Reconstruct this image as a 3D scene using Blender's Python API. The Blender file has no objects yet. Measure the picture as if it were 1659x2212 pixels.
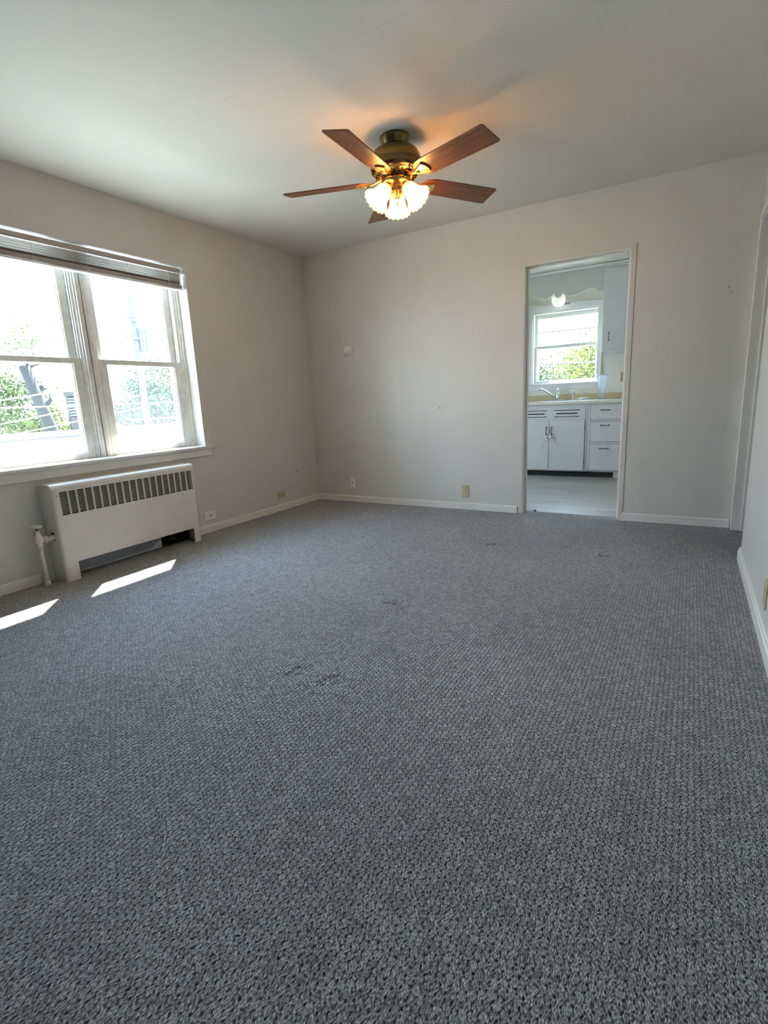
import bpy, bmesh, math, random
from mathutils import Vector, Matrix
random.seed(7)
PI = math.pi
S = bpy.context.scene
COL = S.collection

# ------------------------------------------------------------------ camera
cam_d = bpy.data.cameras.new('camera')
cam = bpy.data.objects.new('camera', cam_d)
COL.objects.link(cam)
R_ = Vector((0.8625835, 0.5038374, -0.04579931))
U_ = Vector((-0.06906241, 0.20694803, 0.97591132))
F_ = Vector((-0.5011787, 0.83864199, -0.21330618))
M = Matrix(((R_.x, U_.x, -F_.x), (R_.y, U_.y, -F_.y), (R_.z, U_.z, -F_.z))).to_4x4()
M.translation = Vector((3.43158, -4.37571, 1.02320))
cam.matrix_world = M
cam_d.sensor_fit = 'HORIZONTAL'
cam_d.sensor_width = 36.0
cam_d.lens = 1106.9 / 1659 * 36.0
cam_d.clip_start = 0.02
S.camera = cam

# ------------------------------------------------------------------ world, sun, exposure
S.view_settings.view_transform = 'Standard'
S.view_settings.look = 'None'
S.view_settings.exposure = 0.50
S.view_settings.gamma = 1.0
S.view_settings.use_curve_mapping = False
SKY = 17.0
w = bpy.data.worlds.new('world'); S.world = w; w.use_nodes = True
nt = w.node_tree; bgn = nt.nodes['Background']
tc = nt.nodes.new('ShaderNodeTexCoord'); sp = nt.nodes.new('ShaderNodeSeparateXYZ')
cr = nt.nodes.new('ShaderNodeValToRGB')
nt.links.new(tc.outputs['Generated'], sp.inputs[0]); nt.links.new(sp.outputs['Z'], cr.inputs[0])
cr.color_ramp.elements[0].position = 0.0; cr.color_ramp.elements[0].color = (0.77, 0.885, 1.0, 1)
cr.color_ramp.elements[1].position = 0.6; cr.color_ramp.elements[1].color = (0.45, 0.68, 1.0, 1)
nt.links.new(cr.outputs[0], bgn.inputs['Color']); bgn.inputs['Strength'].default_value = SKY

sun_d = bpy.data.lights.new('sun', 'SUN'); sun_d.energy = 60.0; sun_d.angle = math.radians(0.6)
sun_d.color = (1.0, 0.95, 0.86)
sun = bpy.data.objects.new('sun', sun_d); COL.objects.link(sun)
sun.rotation_euler = Vector((0.370, -0.380, -1.0)).to_track_quat('-Z', 'Y').to_euler()
sun.location = (-6, 6, 12)

def portal(name, loc, direction, sx, sy):
    d = bpy.data.lights.new(name, 'AREA'); d.shape = 'RECTANGLE'; d.size = sx; d.size_y = sy
    d.cycles.is_portal = True
    o = bpy.data.objects.new(name, d); COL.objects.link(o); o.location = loc
    o.rotation_euler = Vector(direction).to_track_quat('-Z', 'Y').to_euler()
    return o
portal('window_portal', (-0.30, -2.245, 1.40), (1, 0, 0), 1.7, 1.5)
portal('kitchen_portal', (1.99, 3.02, 1.6), (0, -1, 0), 0.9, 1.1)
portal('kitchen_side_portal', (-0.30, .70, 1.20), (1, 0, 0), 1.15, .75)  # portal for the added kitchen side window

# ------------------------------------------------------------------ materials
def newmat(name):
    m = bpy.data.materials.new(name); m.use_nodes = True
    return m, m.node_tree, m.node_tree.nodes['Principled BSDF']
def N(nt, t, **kw):
    n = nt.nodes.new(t)
    for k, v in kw.items(): setattr(n, k, v)
    return n
def rgb(c, a=1.0): return (c[0], c[1], c[2], a)
def paint(name, col, rough=0.5, var=0.04, scale=6.0, bump=0.15, bscale=180.0, metallic=0.0, coat=0.0, spec=0.5):
    """painted / plain surface with faint mottling and a fine bump"""
    m, nt, b = newmat(name)
    t = N(nt, 'ShaderNodeTexCoord')
    n1 = N(nt, 'ShaderNodeTexNoise'); n1.inputs['Scale'].default_value = scale; n1.inputs['Detail'].default_value = 5
    nt.links.new(t.outputs['Object'], n1.inputs['Vector'])
    r = N(nt, 'ShaderNodeValToRGB')
    r.color_ramp.elements[0].position = 0.3; r.color_ramp.elements[1].position = 0.7
    r.color_ramp.elements[0].color = rgb([max(0, c * (1 - var)) for c in col])
    r.color_ramp.elements[1].color = rgb([min(1, c * (1 + var)) for c in col])
    nt.links.new(n1.outputs['Fac'], r.inputs[0]); nt.links.new(r.outputs[0], b.inputs['Base Color'])
    b.inputs['Roughness'].default_value = rough; b.inputs['Metallic'].default_value = metallic
    b.inputs['Specular IOR Level'].default_value = spec
    if coat: b.inputs['Coat Weight'].default_value = coat
    if bump:
        n2 = N(nt, 'ShaderNodeTexNoise'); n2.inputs['Scale'].default_value = bscale; n2.inputs['Detail'].default_value = 3
        nt.links.new(t.outputs['Object'], n2.inputs['Vector'])
        bp = N(nt, 'ShaderNodeBump'); bp.inputs['Strength'].default_value = bump; bp.inputs['Distance'].default_value = 0.002
        nt.links.new(n2.outputs['Fac'], bp.inputs['Height']); nt.links.new(bp.outputs[0], b.inputs['Normal'])
    return m

def math_(nt, op, a, b=None, c=None):
    n = N(nt, 'ShaderNodeMath', operation=op)
    for i, v in enumerate((a, b, c)):
        if v is None: continue
        if isinstance(v, (int, float)): n.inputs[i].default_value = v
        else: nt.links.new(v, n.inputs[i])
    return n.outputs[0]

def spot_mask(nt, pos, pts):
    """union of small soft spots (x,y,z,radius): wall scuffs and dark carpet marks"""
    acc = None
    for (x, y, z, r) in pts:
        vd = N(nt, 'ShaderNodeVectorMath', operation='DISTANCE'); nt.links.new(pos, vd.inputs[0]); vd.inputs[1].default_value = (x, y, z)
        mr = N(nt, 'ShaderNodeMapRange'); mr.inputs['From Min'].default_value = r * 0.2; mr.inputs['From Max'].default_value = r * 1.7
        mr.inputs['To Min'].default_value = 1; mr.inputs['To Max'].default_value = 0
        nt.links.new(vd.outputs['Value'], mr.inputs['Value'])
        acc = mr.outputs[0] if acc is None else math_(nt, 'MAXIMUM', acc, mr.outputs[0])
    return acc

def wall_material(name, col, scuffs=()):
    m = paint(name, col, rough=0.42, var=0.025, scale=3.0, bump=0.35, bscale=110.0, spec=0.4)
    if scuffs:
        nt = m.node_tree; b = nt.nodes['Principled BSDF']
        g = N(nt, 'ShaderNodeNewGeometry')
        mask = spot_mask(nt, g.outputs['Position'], scuffs)
        old = b.inputs['Base Color'].links[0].from_socket
        mx = N(nt, 'ShaderNodeMix', data_type='RGBA'); nt.links.new(mask, mx.inputs['Factor'])
        nt.links.new(old, mx.inputs['A']); mx.inputs['B'].default_value = rgb([c * 0.45 for c in col])
        nt.links.new(mx.outputs['Result'], b.inputs['Base Color'])
    return m

WALLC = (0.635, 0.618, 0.578)
m_wall_left = wall_material('wall_paint_left', WALLC, [(0, -0.33, 0.355, .010), (0, -0.31, 0.35, .007), (0, -0.35, 0.35, .006)])
m_wall_back = wall_material('wall_paint_back', WALLC, [(3.60, 0, 1.66, .006), (3.615, 0, 1.63, .005), (1.46, 0, 0.93, .008)])
m_wall = wall_material('wall_paint', WALLC)
m_frontwall = wall_material('darkened_front_wall', (0.26, 0.25, 0.235))  # unseen wall, colour darkened to cut bounce light on the near floor
m_kwall = wall_material('kitchen_wall_paint', (0.84, 0.815, 0.745))
m_trim = paint('cream_trim_paint', (0.76, 0.745, 0.695), rough=0.35, bump=0.1, bscale=60)
m_win = paint('window_paint', (0.74, 0.735, 0.69), rough=0.38, var=0.10, scale=22, bump=0.25, bscale=50)
m_storm = paint('white_storm_aluminium', (0.82, 0.83, 0.83), rough=0.4, bump=0.05)
m_white = paint('white_paint', (0.84, 0.84, 0.82), rough=0.3, bump=0.08, bscale=40)
m_plastic = paint('white_plastic', (0.82, 0.80, 0.76), rough=0.35, bump=0)
m_ivory = paint('ivory_plastic', (0.55, 0.45, 0.29), rough=0.4, bump=0)
m_dark = paint('dark_slot', (0.02, 0.02, 0.02), rough=0.8, bump=0)
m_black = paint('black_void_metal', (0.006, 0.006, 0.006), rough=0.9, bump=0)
m_rad = paint('radiator_cover_enamel', (0.74, 0.71, 0.67), rough=0.32, var=0.03, bump=0.12, bscale=70)
m_greysheet = paint('grey_sheet_metal', (0.27, 0.27, 0.30), rough=0.6, bump=0.1)
m_pipe = paint('thick_pipe_paint', (0.74, 0.70, 0.60), rough=0.45, var=0.10, scale=30, bump=0.5, bscale=90)
m_blind = paint('blind_slat_enamel', (0.40, 0.365, 0.33), rough=0.4, bump=0.02)
m_cord = paint('blind_cord', (0.75, 0.72, 0.66), rough=0.8, bump=0)
m_cab = paint('blue_grey_cabinet_paint', (0.68, 0.67, 0.675), rough=0.4, var=0.03, bump=0.1, bscale=50)
m_valance = paint('grey_valance_paint', (0.58, 0.585, 0.56), rough=0.45, var=0.02, bump=0.05)
m_kceil = paint('kitchen_ceiling_paint', (0.88, 0.85, 0.78), rough=0.8, bump=0.05)
m_tan = paint('tan_laminate', (0.62, 0.52, 0.32), rough=0.35, var=0.06, scale=40, bump=0)
m_countertop = paint('cream_laminate', (0.78, 0.74, 0.62), rough=0.28, var=0.05, scale=60, bump=0)
m_toe = paint('black_toe_kick', (0.018, 0.018, 0.02), rough=0.6, bump=0)
m_chrome = paint('chrome', (0.80, 0.81, 0.83), rough=0.10, metallic=1.0, bump=0, var=0.01)
m_pull = paint('antique_pull_metal', (0.22, 0.20, 0.18), rough=0.3, metallic=0.9, bump=0.2, bscale=300)
m_cloth = paint('white_cloth', (0.85, 0.85, 0.84), rough=0.9, bump=0.5, bscale=120)
m_globe = paint('opal_globe_glass', (0.86, 0.85, 0.79), rough=0.2, bump=0)
m_globe.node_tree.nodes['Principled BSDF'].inputs['Emission Color'].default_value = (1.0, 0.93, 0.78, 1)
m_globe.node_tree.nodes['Principled BSDF'].inputs['Emission Strength'].default_value = 0.35
m_roof = paint('neighbour_roof_gravel', (0.58, 0.56, 0.495), rough=0.9, scale=2, var=0.08, bump=0.4, bscale=30)
m_parapet = paint('neighbour_parapet_stucco', (0.66, 0.64, 0.62), rough=0.9, bump=0.3, bscale=30)
m_coping_shadow = paint('painted_coping_shadow', (0.018, 0.017, 0.017), rough=0.8, bump=0.2)  # near-black colour for the shadow below the coping
m_ground = paint('distant_ground', (0.11, 0.14, 0.07), rough=1.0, scale=0.5, var=0.3, bump=0)
m_bark = paint('bark', (0.0060, 0.0057, 0.0054), rough=0.95, scale=9, var=0.4, bump=0.9, bscale=25)
m_wire = paint('cable_sheath', (0.035, 0.035, 0.04), rough=0.6, bump=0)
m_pole = paint('weathered_pole_wood', (0.042, 0.042, 0.042), rough=0.9, var=0.2, bump=0.4, bscale=20)
m_trans = paint('transformer_blue_grey', (0.026, 0.038, 0.058), rough=0.45, bump=0.05)
m_louvre = paint('pale_louvre_metal', (0.013, 0.016, 0.022), rough=0.5, bump=0.1)
m_chframe = paint('rusty_vent_frame', (0.007, 0.0055, 0.006), rough=0.8, var=0.4, scale=14, bump=0.4)

def leafmat(name, c1, c2):
    m, nt, b = newmat(name)
    g = N(nt, 'ShaderNodeNewGeometry')
    r = N(nt, 'ShaderNodeValToRGB'); r.color_ramp.elements[0].color = rgb(c1); r.color_ramp.elements[1].color = rgb(c2)
    nt.links.new(g.outputs['Random Per Island'], r.inputs[0]); nt.links.new(r.outputs[0], b.inputs['Base Color'])
    b.inputs['Roughness'].default_value = 0.7; b.inputs['Specular IOR Level'].default_value = 0.1
    return m
m_leaf = leafmat('leaf_mid_green', (0.024, 0.042, 0.018), (0.085, 0.120, 0.028))
m_leaf2 = leafmat('leaf_grey_green', (0.026, 0.044, 0.033), (0.062, 0.082, 0.048))
m_leaf3 = leafmat('leaf_yellow_green', (0.042, 0.062, 0.024), (0.18, 0.195, 0.038))

def glassmat(name, haze, tint=(0.97, 0.99, 0.98)):
    m, nt, b = newmat(name)
    out = nt.nodes['Material Output']; nt.nodes.remove(b)
    tr = N(nt, 'ShaderNodeBsdfTransparent'); tr.inputs[0].default_value = rgb(tint)
    gl = N(nt, 'ShaderNodeBsdfGlossy'); gl.inputs['Roughness'].default_value = 0.02
    tl = N(nt, 'ShaderNodeBsdfTranslucent'); tl.inputs[0].default_value = (0.9, 0.92, 0.93, 1)
    lw = N(nt, 'ShaderNodeLayerWeight'); lw.inputs['Blend'].default_value = 0.12
    n1 = N(nt, 'ShaderNodeTexNoise'); n1.inputs['Scale'].default_value = 5; n1.inputs['Detail'].default_value = 6
    t = N(nt, 'ShaderNodeTexCoord'); nt.links.new(t.outputs['Object'], n1.inputs['Vector'])
    h = math_(nt, 'MULTIPLY', n1.outputs['Fac'], haze * 2)
    a = N(nt, 'ShaderNodeMixShader'); nt.links.new(h, a.inputs[0]); nt.links.new(tr.outputs[0], a.inputs[1]); nt.links.new(tl.outputs[0], a.inputs[2])
    c = N(nt, 'ShaderNodeMixShader'); nt.links.new(math_(nt, 'MULTIPLY', lw.outputs['Fresnel'], 0.6), c.inputs[0])
    nt.links.new(a.outputs[0], c.inputs[1]); nt.links.new(gl.outputs[0], c.inputs[2]); nt.links.new(c.outputs[0], out.inputs[0])
    return m
m_glass = glassmat('window_glass', 0.004)
m_glass_dirty = glassmat('dusty_window_glass', 0.016)

m_clear = glassmat('clear_cut_glass', 0.10, (0.95, 0.97, 1.0))
# brass
def brass(name, col, rough):
    return paint(name, col, rough=rough, metallic=1.0, var=0.08, scale=20, bump=0.05, bscale=200)
m_brass = brass('antique_brass', (0.42, 0.30, 0.12), 0.25)
m_brass_dk = brass('dark_antique_brass', (0.15, 0.115, 0.055), 0.27)
m_brass_lt = brass('polished_brass', (0.78, 0.54, 0.22), 0.2)

# fan blade wood, grain along local X
m_wood, nt, b = newmat('walnut_blade')
t = N(nt, 'ShaderNodeTexCoord'); mp = N(nt, 'ShaderNodeMapping'); mp.inputs['Scale'].default_value = (2.0, 34.0, 34.0)
nt.links.new(t.outputs['Object'], mp.inputs[0])
n1 = N(nt, 'ShaderNodeTexNoise'); n1.inputs['Scale'].default_value = 3.0; n1.inputs['Detail'].default_value = 8; n1.inputs['Distortion'].default_value = 0.6
nt.links.new(mp.outputs[0], n1.inputs['Vector'])
r = N(nt, 'ShaderNodeValToRGB'); e = r.color_ramp.elements
e[0].position = 0.3; e[0].color = (0.055, 0.018, 0.006, 1); e[1].position = 0.7; e[1].color = (0.19, 0.075, 0.025, 1)
nt.links.new(n1.outputs['Fac'], r.inputs[0]); nt.links.new(r.outputs[0], b.inputs['Base Color']); b.inputs['Roughness'].default_value = 0.38

# frosted shade glass: lets the bulb inside shine through
m_shade, nt, b = newmat('frosted_amber_shade')
out = nt.nodes['Material Output']; nt.nodes.remove(b)
tl = N(nt, 'ShaderNodeBsdfTranslucent'); tl.inputs[0].default_value = (1.0, 0.62, 0.27, 1)
df = N(nt, 'ShaderNodeBsdfDiffuse'); df.inputs[0].default_value = (0.9, 0.74, 0.50, 1)
tr = N(nt, 'ShaderNodeBsdfTransparent'); tr.inputs[0].default_value = (1.0, 0.80, 0.52, 1)
a = N(nt, 'ShaderNodeMixShader'); a.inputs[0].default_value = 0.35
nt.links.new(tl.outputs[0], a.inputs[1]); nt.links.new(df.outputs[0], a.inputs[2])
c = N(nt, 'ShaderNodeMixShader'); c.inputs[0].default_value = 0.30
nt.links.new(a.outputs[0], c.inputs[1]); nt.links.new(tr.outputs[0], c.inputs[2]); nt.links.new(c.outputs[0], out.inputs[0])
m_bulb, nt, b = newmat('lit_bulb')
b.inputs['Emission Color'].default_value = (1.0, 0.78, 0.42, 1); b.inputs['Emission Strength'].default_value = 9.0
b.inputs['Base Color'].default_value = (1, 0.9, 0.7, 1)

# ceiling: pale paint with one drywall seam crack
m_ceiling = paint('ceiling_paint', (0.715, 0.690, 0.625), rough=0.75, var=0.02, scale=1.5, bump=0.4, bscale=140)
nt = m_ceiling.node_tree; b = nt.nodes['Principled BSDF']
g = N(nt, 'ShaderNodeNewGeometry'); sx = N(nt, 'ShaderNodeSeparateXYZ'); nt.links.new(g.outputs['Position'], sx.inputs[0])
nz = N(nt, 'ShaderNodeTexNoise'); nz.inputs['Scale'].default_value = 9; nz.inputs['Detail'].default_value = 4; nt.links.new(g.outputs['Position'], nz.inputs['Vector'])
yy = math_(nt, 'ADD', sx.outputs['Y'], math_(nt, 'MULTIPLY', math_(nt, 'SUBTRACT', nz.outputs['Fac'], 0.5), 0.012))
dist = math_(nt, 'ABSOLUTE', math_(nt, 'ADD', yy, 2.325))
line = math_(nt, 'LESS_THAN', dist, 0.0008)
nz2 = N(nt, 'ShaderNodeTexNoise'); nz2.inputs['Scale'].default_value = 14; nt.links.new(g.outputs['Position'], nz2.inputs['Vector'])
gap = math_(nt, 'GREATER_THAN', nz2.outputs['Fac'], 0.50)
rng = math_(nt, 'MULTIPLY', math_(nt, 'GREATER_THAN', sx.outputs['X'], 0.55), math_(nt, 'LESS_THAN', sx.outputs['X'], 2.7))
mask = math_(nt, 'MULTIPLY', math_(nt, 'MULTIPLY', line, gap), math_(nt, 'MULTIPLY', rng, 0.4))
mx = N(nt, 'ShaderNodeMix', data_type='RGBA'); nt.links.new(mask, mx.inputs['Factor'])
old = b.inputs['Base Color'].links[0].from_socket; nt.links.new(old, mx.inputs['A']); mx.inputs['B'].default_value = (0.2, 0.2, 0.18, 1)
nt.links.new(mx.outputs['Result'], b.inputs['Base Color'])

# carpet: rows of loops in heather yarn
m_carpet, nt, b = newmat('grey_loop_carpet')
g = N(nt, 'ShaderNodeNewGeometry')
nd = N(nt, 'ShaderNodeTexNoise'); nd.inputs['Scale'].default_value = 42; nd.inputs['Detail'].default_value = 2
nt.links.new(g.outputs['Position'], nd.inputs['Vector'])
vs = N(nt, 'ShaderNodeVectorMath', operation='SUBTRACT'); nt.links.new(nd.outputs['Color'], vs.inputs[0]); vs.inputs[1].default_value = (.5, .5, .5)
vm = N(nt, 'ShaderNodeVectorMath', operation='SCALE'); nt.links.new(vs.outputs[0], vm.inputs[0]); vm.inputs['Scale'].default_value = 0.017
va = N(nt, 'ShaderNodeVectorMath', operation='ADD'); nt.links.new(g.outputs['Position'], va.inputs[0]); nt.links.new(vm.outputs[0], va.inputs[1])
sx = N(nt, 'ShaderNodeSeparateXYZ'); nt.links.new(va.outputs[0], sx.inputs[0])
vrow = math_(nt, 'DIVIDE', sx.outputs['X'], 0.0150)
row = math_(nt, 'FLOOR', vrow)
ucol = math_(nt, 'ADD', math_(nt, 'DIVIDE', sx.outputs['Y'], 0.0190), math_(nt, 'MULTIPLY', math_(nt, 'MODULO', row, 2.0), 0.5))
# pinholes where the loops of neighbouring rows meet
du = math_(nt, 'ABSOLUTE', math_(nt, 'SUBTRACT', math_(nt, 'FRACT', ucol), 0.5))
dv = math_(nt, 'ABSOLUTE', math_(nt, 'SUBTRACT', math_(nt, 'FRACT', vrow), 0.5))
dd = math_(nt, 'SQRT', math_(nt, 'ADD', math_(nt, 'POWER', math_(nt, 'SUBTRACT', du, 0.5), 2.0), math_(nt, 'POWER', math_(nt, 'MULTIPLY', math_(nt, 'SUBTRACT', dv, 0.5), 0.9), 2.0)))
hole = N(nt, 'ShaderNodeMapRange', interpolation_type='SMOOTHSTEP'); hole.inputs['From Min'].default_value = 0.02; hole.inputs['From Max'].default_value = 0.34
nt.links.new(dd, hole.inputs['Value'])
big0 = N(nt, 'ShaderNodeTexNoise'); big0.inputs['Scale'].default_value = 60; nt.links.new(g.outputs['Position'], big0.inputs['Vector'])
cx = N(nt, 'ShaderNodeCombineXYZ'); nt.links.new(math_(nt, 'FLOOR', ucol), cx.inputs[0]); nt.links.new(row, cx.inputs[1])
wn = N(nt, 'ShaderNodeTexWhiteNoise', noise_dimensions='3D'); nt.links.new(cx.outputs[0], wn.inputs['Vector'])
loop = math_(nt, 'SUBTRACT', 1.0, math_(nt, 'MULTIPLY', math_(nt, 'SUBTRACT', 1.0, hole.outputs[0]), math_(nt, 'ADD', 0.6, math_(nt, 'MULTIPLY', big0.outputs['Fac'], 1.3))))
mpf = N(nt, 'ShaderNodeMapping'); mpf.inputs['Rotation'].default_value = (0, 0, 0.35); mpf.inputs['Scale'].default_value = (430, 150, 300); nt.links.new(g.outputs['Position'], mpf.inputs[0])
fib = N(nt, 'ShaderNodeTexNoise'); fib.inputs['Scale'].default_value = 1.0; fib.inputs['Detail'].default_value = 3; fib.inputs['Roughness'].default_value = 0.65
nt.links.new(mpf.outputs[0], fib.inputs['Vector'])
big = N(nt, 'ShaderNodeTexNoise'); big.inputs['Scale'].default_value = 1.3; big.inputs['Detail'].default_value = 4
nt.links.new(g.outputs['Position'], big.inputs['Vector'])
fr = N(nt, 'ShaderNodeValToRGB'); fe = fr.color_ramp.elements
fe[0].position = 0.26; fe[0].color = (0.014, 0.015, 0.019, 1); fe[1].position = 0.86; fe[1].color = (0.84, 0.85, 0.86, 1)
em = fr.color_ramp.elements.new(0.52); em.color = (0.190, 0.187, 0.187, 1)
mixf = math_(nt, 'ADD', math_(nt, 'MULTIPLY', fib.outputs['Fac'], 1.45), math_(nt, 'ADD', math_(nt, 'MULTIPLY', wn.outputs['Value'], 0.08), math_(nt, 'MULTIPLY', loop, 0.20)))
mixf = math_(nt, 'ADD', mixf, math_(nt, 'MULTIPLY', math_(nt, 'SUBTRACT', big.outputs['Fac'], 0.5), 0.08))
mixf = math_(nt, 'SUBTRACT', mixf, 0.385)
nt.links.new(mixf, fr.inputs[0])
marks = spot_mask(nt, g.outputs['Position'], [(2.15, -3.024, 0, .009), (2.15, -3.002, 0, .008), (2.151, -2.981, 0, .008), (2.157, -2.962, 0, .008), (2.187, -2.999, 0, .010),
    (2.299, -3.012, 0, .008), (2.322, -3.022, 0, .009), (2.311, -2.991, 0, .009), (2.314, -2.968, 0, .009), (2.326, -2.955, 0, .008), (2.337, -2.946, 0, .008), (2.353, -2.993, 0, .011),
    (2.141, -2.248, 0, .010), (2.158, -2.234, 0, .010), (2.186, -2.235, 0, .012), (2.219, -2.24, 0, .010), (2.276, -1.036, 0, .015), (2.308, -1.011, 0, .015), (2.357, -1.029, 0, .012),
    (3.009, -1.022, 0, .015), (3.039, -1.021, 0, .015), (2.838, -2.922, 0, .008), (3.082, -2.994, 0, .007)])
mx = N(nt, 'ShaderNodeMix', data_type='RGBA'); nt.links.new(math_(nt, 'MULTIPLY', marks, math_(nt, 'MULTIPLY', fib.outputs['Fac'], 1.5)), mx.inputs['Factor'])
nt.links.new(fr.outputs[0], mx.inputs['A']); mx.inputs['B'].default_value = (0.03, 0.028, 0.024, 1)
nt.links.new(mx.outputs['Result'], b.inputs['Base Color'])
hh = math_(nt, 'ADD', loop, math_(nt, 'MULTIPLY', fib.outputs['Fac'], 0.7))
bp = N(nt, 'ShaderNodeBump'); bp.inputs['Strength'].default_value = 1.0; bp.inputs['Distance'].default_value = 0.004
nt.links.new(hh, bp.inputs['Height']); nt.links.new(bp.outputs[0], b.inputs['Normal'])
b.inputs['Roughness'].default_value = 0.9; b.inputs['Specular IOR Level'].default_value = 0.25
b.inputs['Sheen Weight'].default_value = 0.16; b.inputs['Sheen Roughness'].default_value = 0.45; b.inputs['Sheen Tint'].default_value = (0.9, 0.93, 1, 1)

# kitchen plank floor
m_plank, nt, b = newmat('grey_vinyl_plank')
g = N(nt, 'ShaderNodeNewGeometry')
bt = N(nt, 'ShaderNodeTexBrick'); bt.offset = 0.37; bt.inputs['Scale'].default_value = 1.0
bt.inputs['Brick Width'].default_value = 1.2; bt.inputs['Row Height'].default_value = 0.15; bt.inputs['Mortar Size'].default_value = 0.002
bt.inputs['Color1'].default_value = (0.40, 0.375, 0.34, 1); bt.inputs['Color2'].default_value = (0.50, 0.48, 0.45, 1); bt.inputs['Mortar'].default_value = (0.12, 0.11, 0.10, 1)
nt.links.new(g.outputs['Position'], bt.inputs['Vector'])
mp = N(nt, 'ShaderNodeMapping'); mp.inputs['Scale'].default_value = (2.2, 30, 1); nt.links.new(g.outputs['Position'], mp.inputs[0])
n1 = N(nt, 'ShaderNodeTexNoise'); n1.inputs['Scale'].default_value = 1.6; n1.inputs['Detail'].default_value = 7; nt.links.new(mp.outputs[0], n1.inputs['Vector'])
mr = N(nt, 'ShaderNodeMapRange'); mr.inputs['From Min'].default_value = .3; mr.inputs['From Max'].default_value = .7; mr.inputs['To Min'].default_value = 0.72; mr.inputs['To Max'].default_value = 1.18
nt.links.new(n1.outputs['Fac'], mr.inputs['Value'])
ms = N(nt, 'ShaderNodeVectorMath', operation='SCALE'); nt.links.new(bt.outputs['Color'], ms.inputs[0]); nt.links.new(mr.outputs[0], ms.inputs['Scale'])
nt.links.new(ms.outputs[0], b.inputs['Base Color']); b.inputs['Roughness'].default_value = 0.33

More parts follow.
